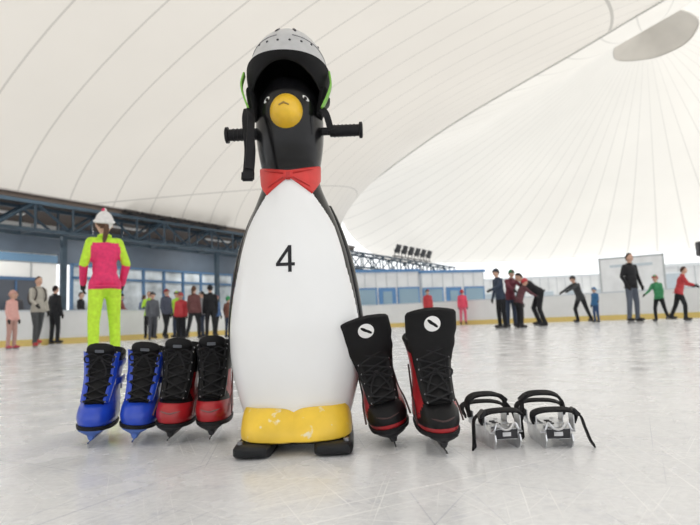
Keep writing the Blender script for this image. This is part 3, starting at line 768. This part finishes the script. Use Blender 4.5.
    tube(bm, [nb+Rl @ V((.062*math.sin(a), .062*math.cos(a), .052)) for a in [2*math.pi*k/16 for k in range(17)]], .020, 7 if 'yoke' in af else 0, 8)
    hem = [U((.172*wide*math.sin(a), .140*math.cos(a), .865)) for a in [2*math.pi*k/28 for k in range(29)]]
    tube(bm, hem, .012, 0, 6)
    if pack:
        ell(bm, U((0, .20, 1.22)), (.15, .09, .22), 7, Rl, 20, 14); ell(bm, U((0, .27, 1.14)), (.10, .045, .10), 7, Rl)
        for s in (-1, 1): tube(bm, catm([U((s*.10, .13, 1.42)), U((s*.11, .0, 1.475)), U((s*.11, -.125, 1.36)), U((s*.13, -.12, 1.18)), U((s*.15, .05, 1.06))], 4), .018, 7, 6, flat=.4, up=(1, 0, 0))
    for s in (-1, 1):
        a = legs[s][2]
        box(bm, (a.x+s*.012, a.y-.05, a.z-.087), (.016, .20, .02), 6)
        box(bm, (a.x+s*.012, a.y-.05, a.z-.11), (.005, .27, .028), 11)
    dz = -(low-.124)
    mats = [G('c_%s' % (str(c)), c, rough=r_, var=.12, scale=25, bump=.3) for c, r_ in ((jacket, .7), (pants, .75), (boots, .5), ((.62, .38, .28), .55), (glove, .7), (hat or (.1, .1, .1), .85), ((.02, .02, .021), .4), ((accent[1] if accent else (pack or jacket)), .7), ((.81, .8, .79), .3), (hair, .8), ((.45, .16, .14), .5), ((.6, .6, .62), .3))]
    fin(name, bm, mats, mtx=Matrix.Translation((x, y, dz*S)) @ Matrix.Rotation(math.radians(yaw), 4, 'Z') @ Matrix.Scale(S, 4))

K = (.02, .021, .024); NV = (.03, .045, .08); RD = (.50, .035, .045); PK = (.72, .03, .14); LM = (.50, .78, .04); GR = (.30, .32, .33)
step = dict(lR=((-.03, -.12, -.41), (-.01, .02, -.41)), lL=((.03, .10, -.40), (.01, .16, -.36)))
person('woman_skater', -2.43, 5.52, 215, 1.49, PK, LM, hat=(.72, .71, .70), hair=(.10, .05, .03), accent=('yoke arm', LM), ponytail=True, wide=.92, hk=1.13, boots=(.05, .05, .06), pompom=True, aR=((-.09, .03, -.25), (.02, -.12, -.22)), aL=((.08, .02, -.26), (-.02, -.14, -.20)), lean=4, **dict(lR=((-.03, -.05, -.42), (-.01, .03, -.40)), lL=((.04, .03, -.42), (.01, .06, -.40))))
person('man_skater', -7.95, 14.2, 60, 1.76, (.45, .43, .38), (.06, .065, .07), hair=(.05, .035, .03), pack=(.05, .04, .04), boots=RD, aR=((-.04, -.06, -.26), (0, -.2, -.12)), **step)
person('child_skater', -8.0, 13.2, 80, 1.35, (.75, .42, .38), (.5, .3, .26), hat=(.6, .35, .3), wide=.9, hk=1.08, boots=(.5, .06, .1))
person('man_skater', -9.0, 17.0, 160, 1.75, K, K, hair=(.03, .02, .02))
person('child_skater', -5.75, 16.2, 30, 1.38, (.10, .11, .13), (.07, .075, .09), hat=K, hk=1.05, **step)
person('child_skater', -5.15, 16.9, -40, 1.40, (.16, .10, .09), K, hat=(.14, .15, .16), hk=1.05)
person('child_skater', -4.93, 16.2, 10, 1.32, RD, K, hat=RD, hk=1.05)
person('woman_skater', -4.5, 16.0, 170, 1.50, (.14, .05, .05), K, hair=(.1, .05, .03), wide=.92, ponytail=True, **step)
person('man_skater', -4.08, 16.2, 200, 1.52, K, K, hat=K)
person('child_skater', -3.68, 16.7, 150, 1.20, (.20, .08, .06), NV, hat=(.05, .3, .12), hk=1.08, aL=((.1, -.02, -.24), (.08, -.12, -.15)))
person('marshal_skater', -6.9, 19.1, 20, 1.6, (.45, .75, .05), K, hair=(.05, .03, .02), aR=((-.06, -.1, -.22), (.02, -.2, -.04)))
person('marshal_skater', -6.1, 19.6, -20, 1.6, (.45, .75, .05), NV, hat=K)
person('man_skater', -6.05, 18.3, 60, 1.6, (.07, .08, .12), K, hat=(.3, .05, .05), **step)
person('woman_skater', -4.95, 18.6, -70, 1.5, (.30, .30, .32), NV, hat=K, wide=.92)
person('child_skater', -4.45, 18.4, 60, 1.35, (.06, .14, .32), K, hat=(.4, .1, .1), hk=1.06, **step)
for i, (s_, yy, col, ht) in enumerate(((1.2, 1.9, (.05, .05, .06), None), (2.3, 2.4, (.30, .05, .05), K), (3.3, 1.6, K, None), (5.2, 2.0, (.22, .05, .05), K), (6.5, 2.3, (.10, .14, .25), None), (7.6, 2.2, (.4, .4, .4), RD), (9.3, 2.0, NV, None))):
    pw = BL @ V((s_, yy, 0))
    person('spectator', pw.x, pw.y, 20+i*35, 1.74, col, K, hat=ht, aR=((-.04, -.08, -.26), (.0, -.2, -.10)))
person('woman_skater', -3.75, 19.4, 100, 1.5, (.25, .06, .07), K, hat=(.2, .2, .2), wide=.92, **step)
person('child_skater', 4.65, 23.6, 160, 1.45, (.8, .08, .15), (.7, .12, .2), hat=RD, hk=1.05)
person('woman_skater', 3.15, 23.2, 0, 1.5, RD, K, hat=K, wide=.9)
person('man_skater', 3.72, 14.0, -70, 1.48, NV, K, hat=K, aL=((.03, -.16, -.2), (0, -.2, -.08)), lean=8)
person('child_skater', 4.05, 13.6, 100, 1.22, (.10, .03, .04), K, hat=RD, lean=22, hk=1.06, aR=((-.04, -.18, -.18), (0, -.18, -.1)))
person('man_skater', 4.15, 14.7, 15, 1.50, (.16, .03, .05), NV, hat=(.05, .2, .1), lean=14, aR=((-.04, -.2, -.16), (.02, -.2, -.12)), aL=((.04, -.2, -.16), (-.02, -.2, -.12)))
person('man_skater', 4.76, 14.2, -95, 1.62, K, K, hair=(.03, .02, .02), lean=52, headpitch=25, aR=((-.02, -.14, -.24), (.0, -.10, -.24)), aL=((.02, -.16, -.23), (.0, -.12, -.23)), lR=((-.03, -.16, -.39), (-.01, .14, -.38)), lL=((.04, -.06, -.42), (.01, .12, -.38)))
person('man_skater', 7.25, 17.8, -70, 1.55, (.04, .045, .05), K, hat=K, lean=24, aR=((-.03, -.22, -.12), (.0, -.22, -.12)), aL=((.03, -.24, -.10), (.0, -.22, -.10)), lR=((-.04, -.16, -.39), (-.01, .10, -.39)), lL=((.05, .12, -.40), (.01, .16, -.36)))
person('child_skater', 7.45, 17.2, -70, 1.05, (.04, .16, .35), (.03, .08, .2), hat=(.05, .2, .4), hk=1.15, aL=((.1, -.05, -.2), (.1, -.1, -.12)))
person('man_skater', 7.54, 15.1, 25, 1.84, K, (.10, .12, .16), hair=(.03, .025, .02), wide=1.16, aR=((-.10, .02, -.25), (.04, -.10, -.22)), aL=((.11, .02, -.25), (-.02, -.10, -.23)), lR=((-.06, -.03, -.42), (-.02, .03, -.40)), lL=((.06, -.01, -.42), (.03, .04, -.40)))
person('child_skater', 8.20, 15.0, -60, 1.22, (.06, .32, .14), K, hat=RD, hk=1.1, lean=10, aR=((-.12, -.04, -.22), (-.1, -.1, -.12)), **step)
person('woman_skater', 8.28, 14.2, 70, 1.38, RD, K, hair=(.08, .04, .03), lean=16, wide=.95, aR=((-.12, -.08, -.2), (-.08, -.16, -.08)), aL=((.1, -.08, -.2), (.05, -.18, -.06)), **step)
print('done', len(sc.objects))
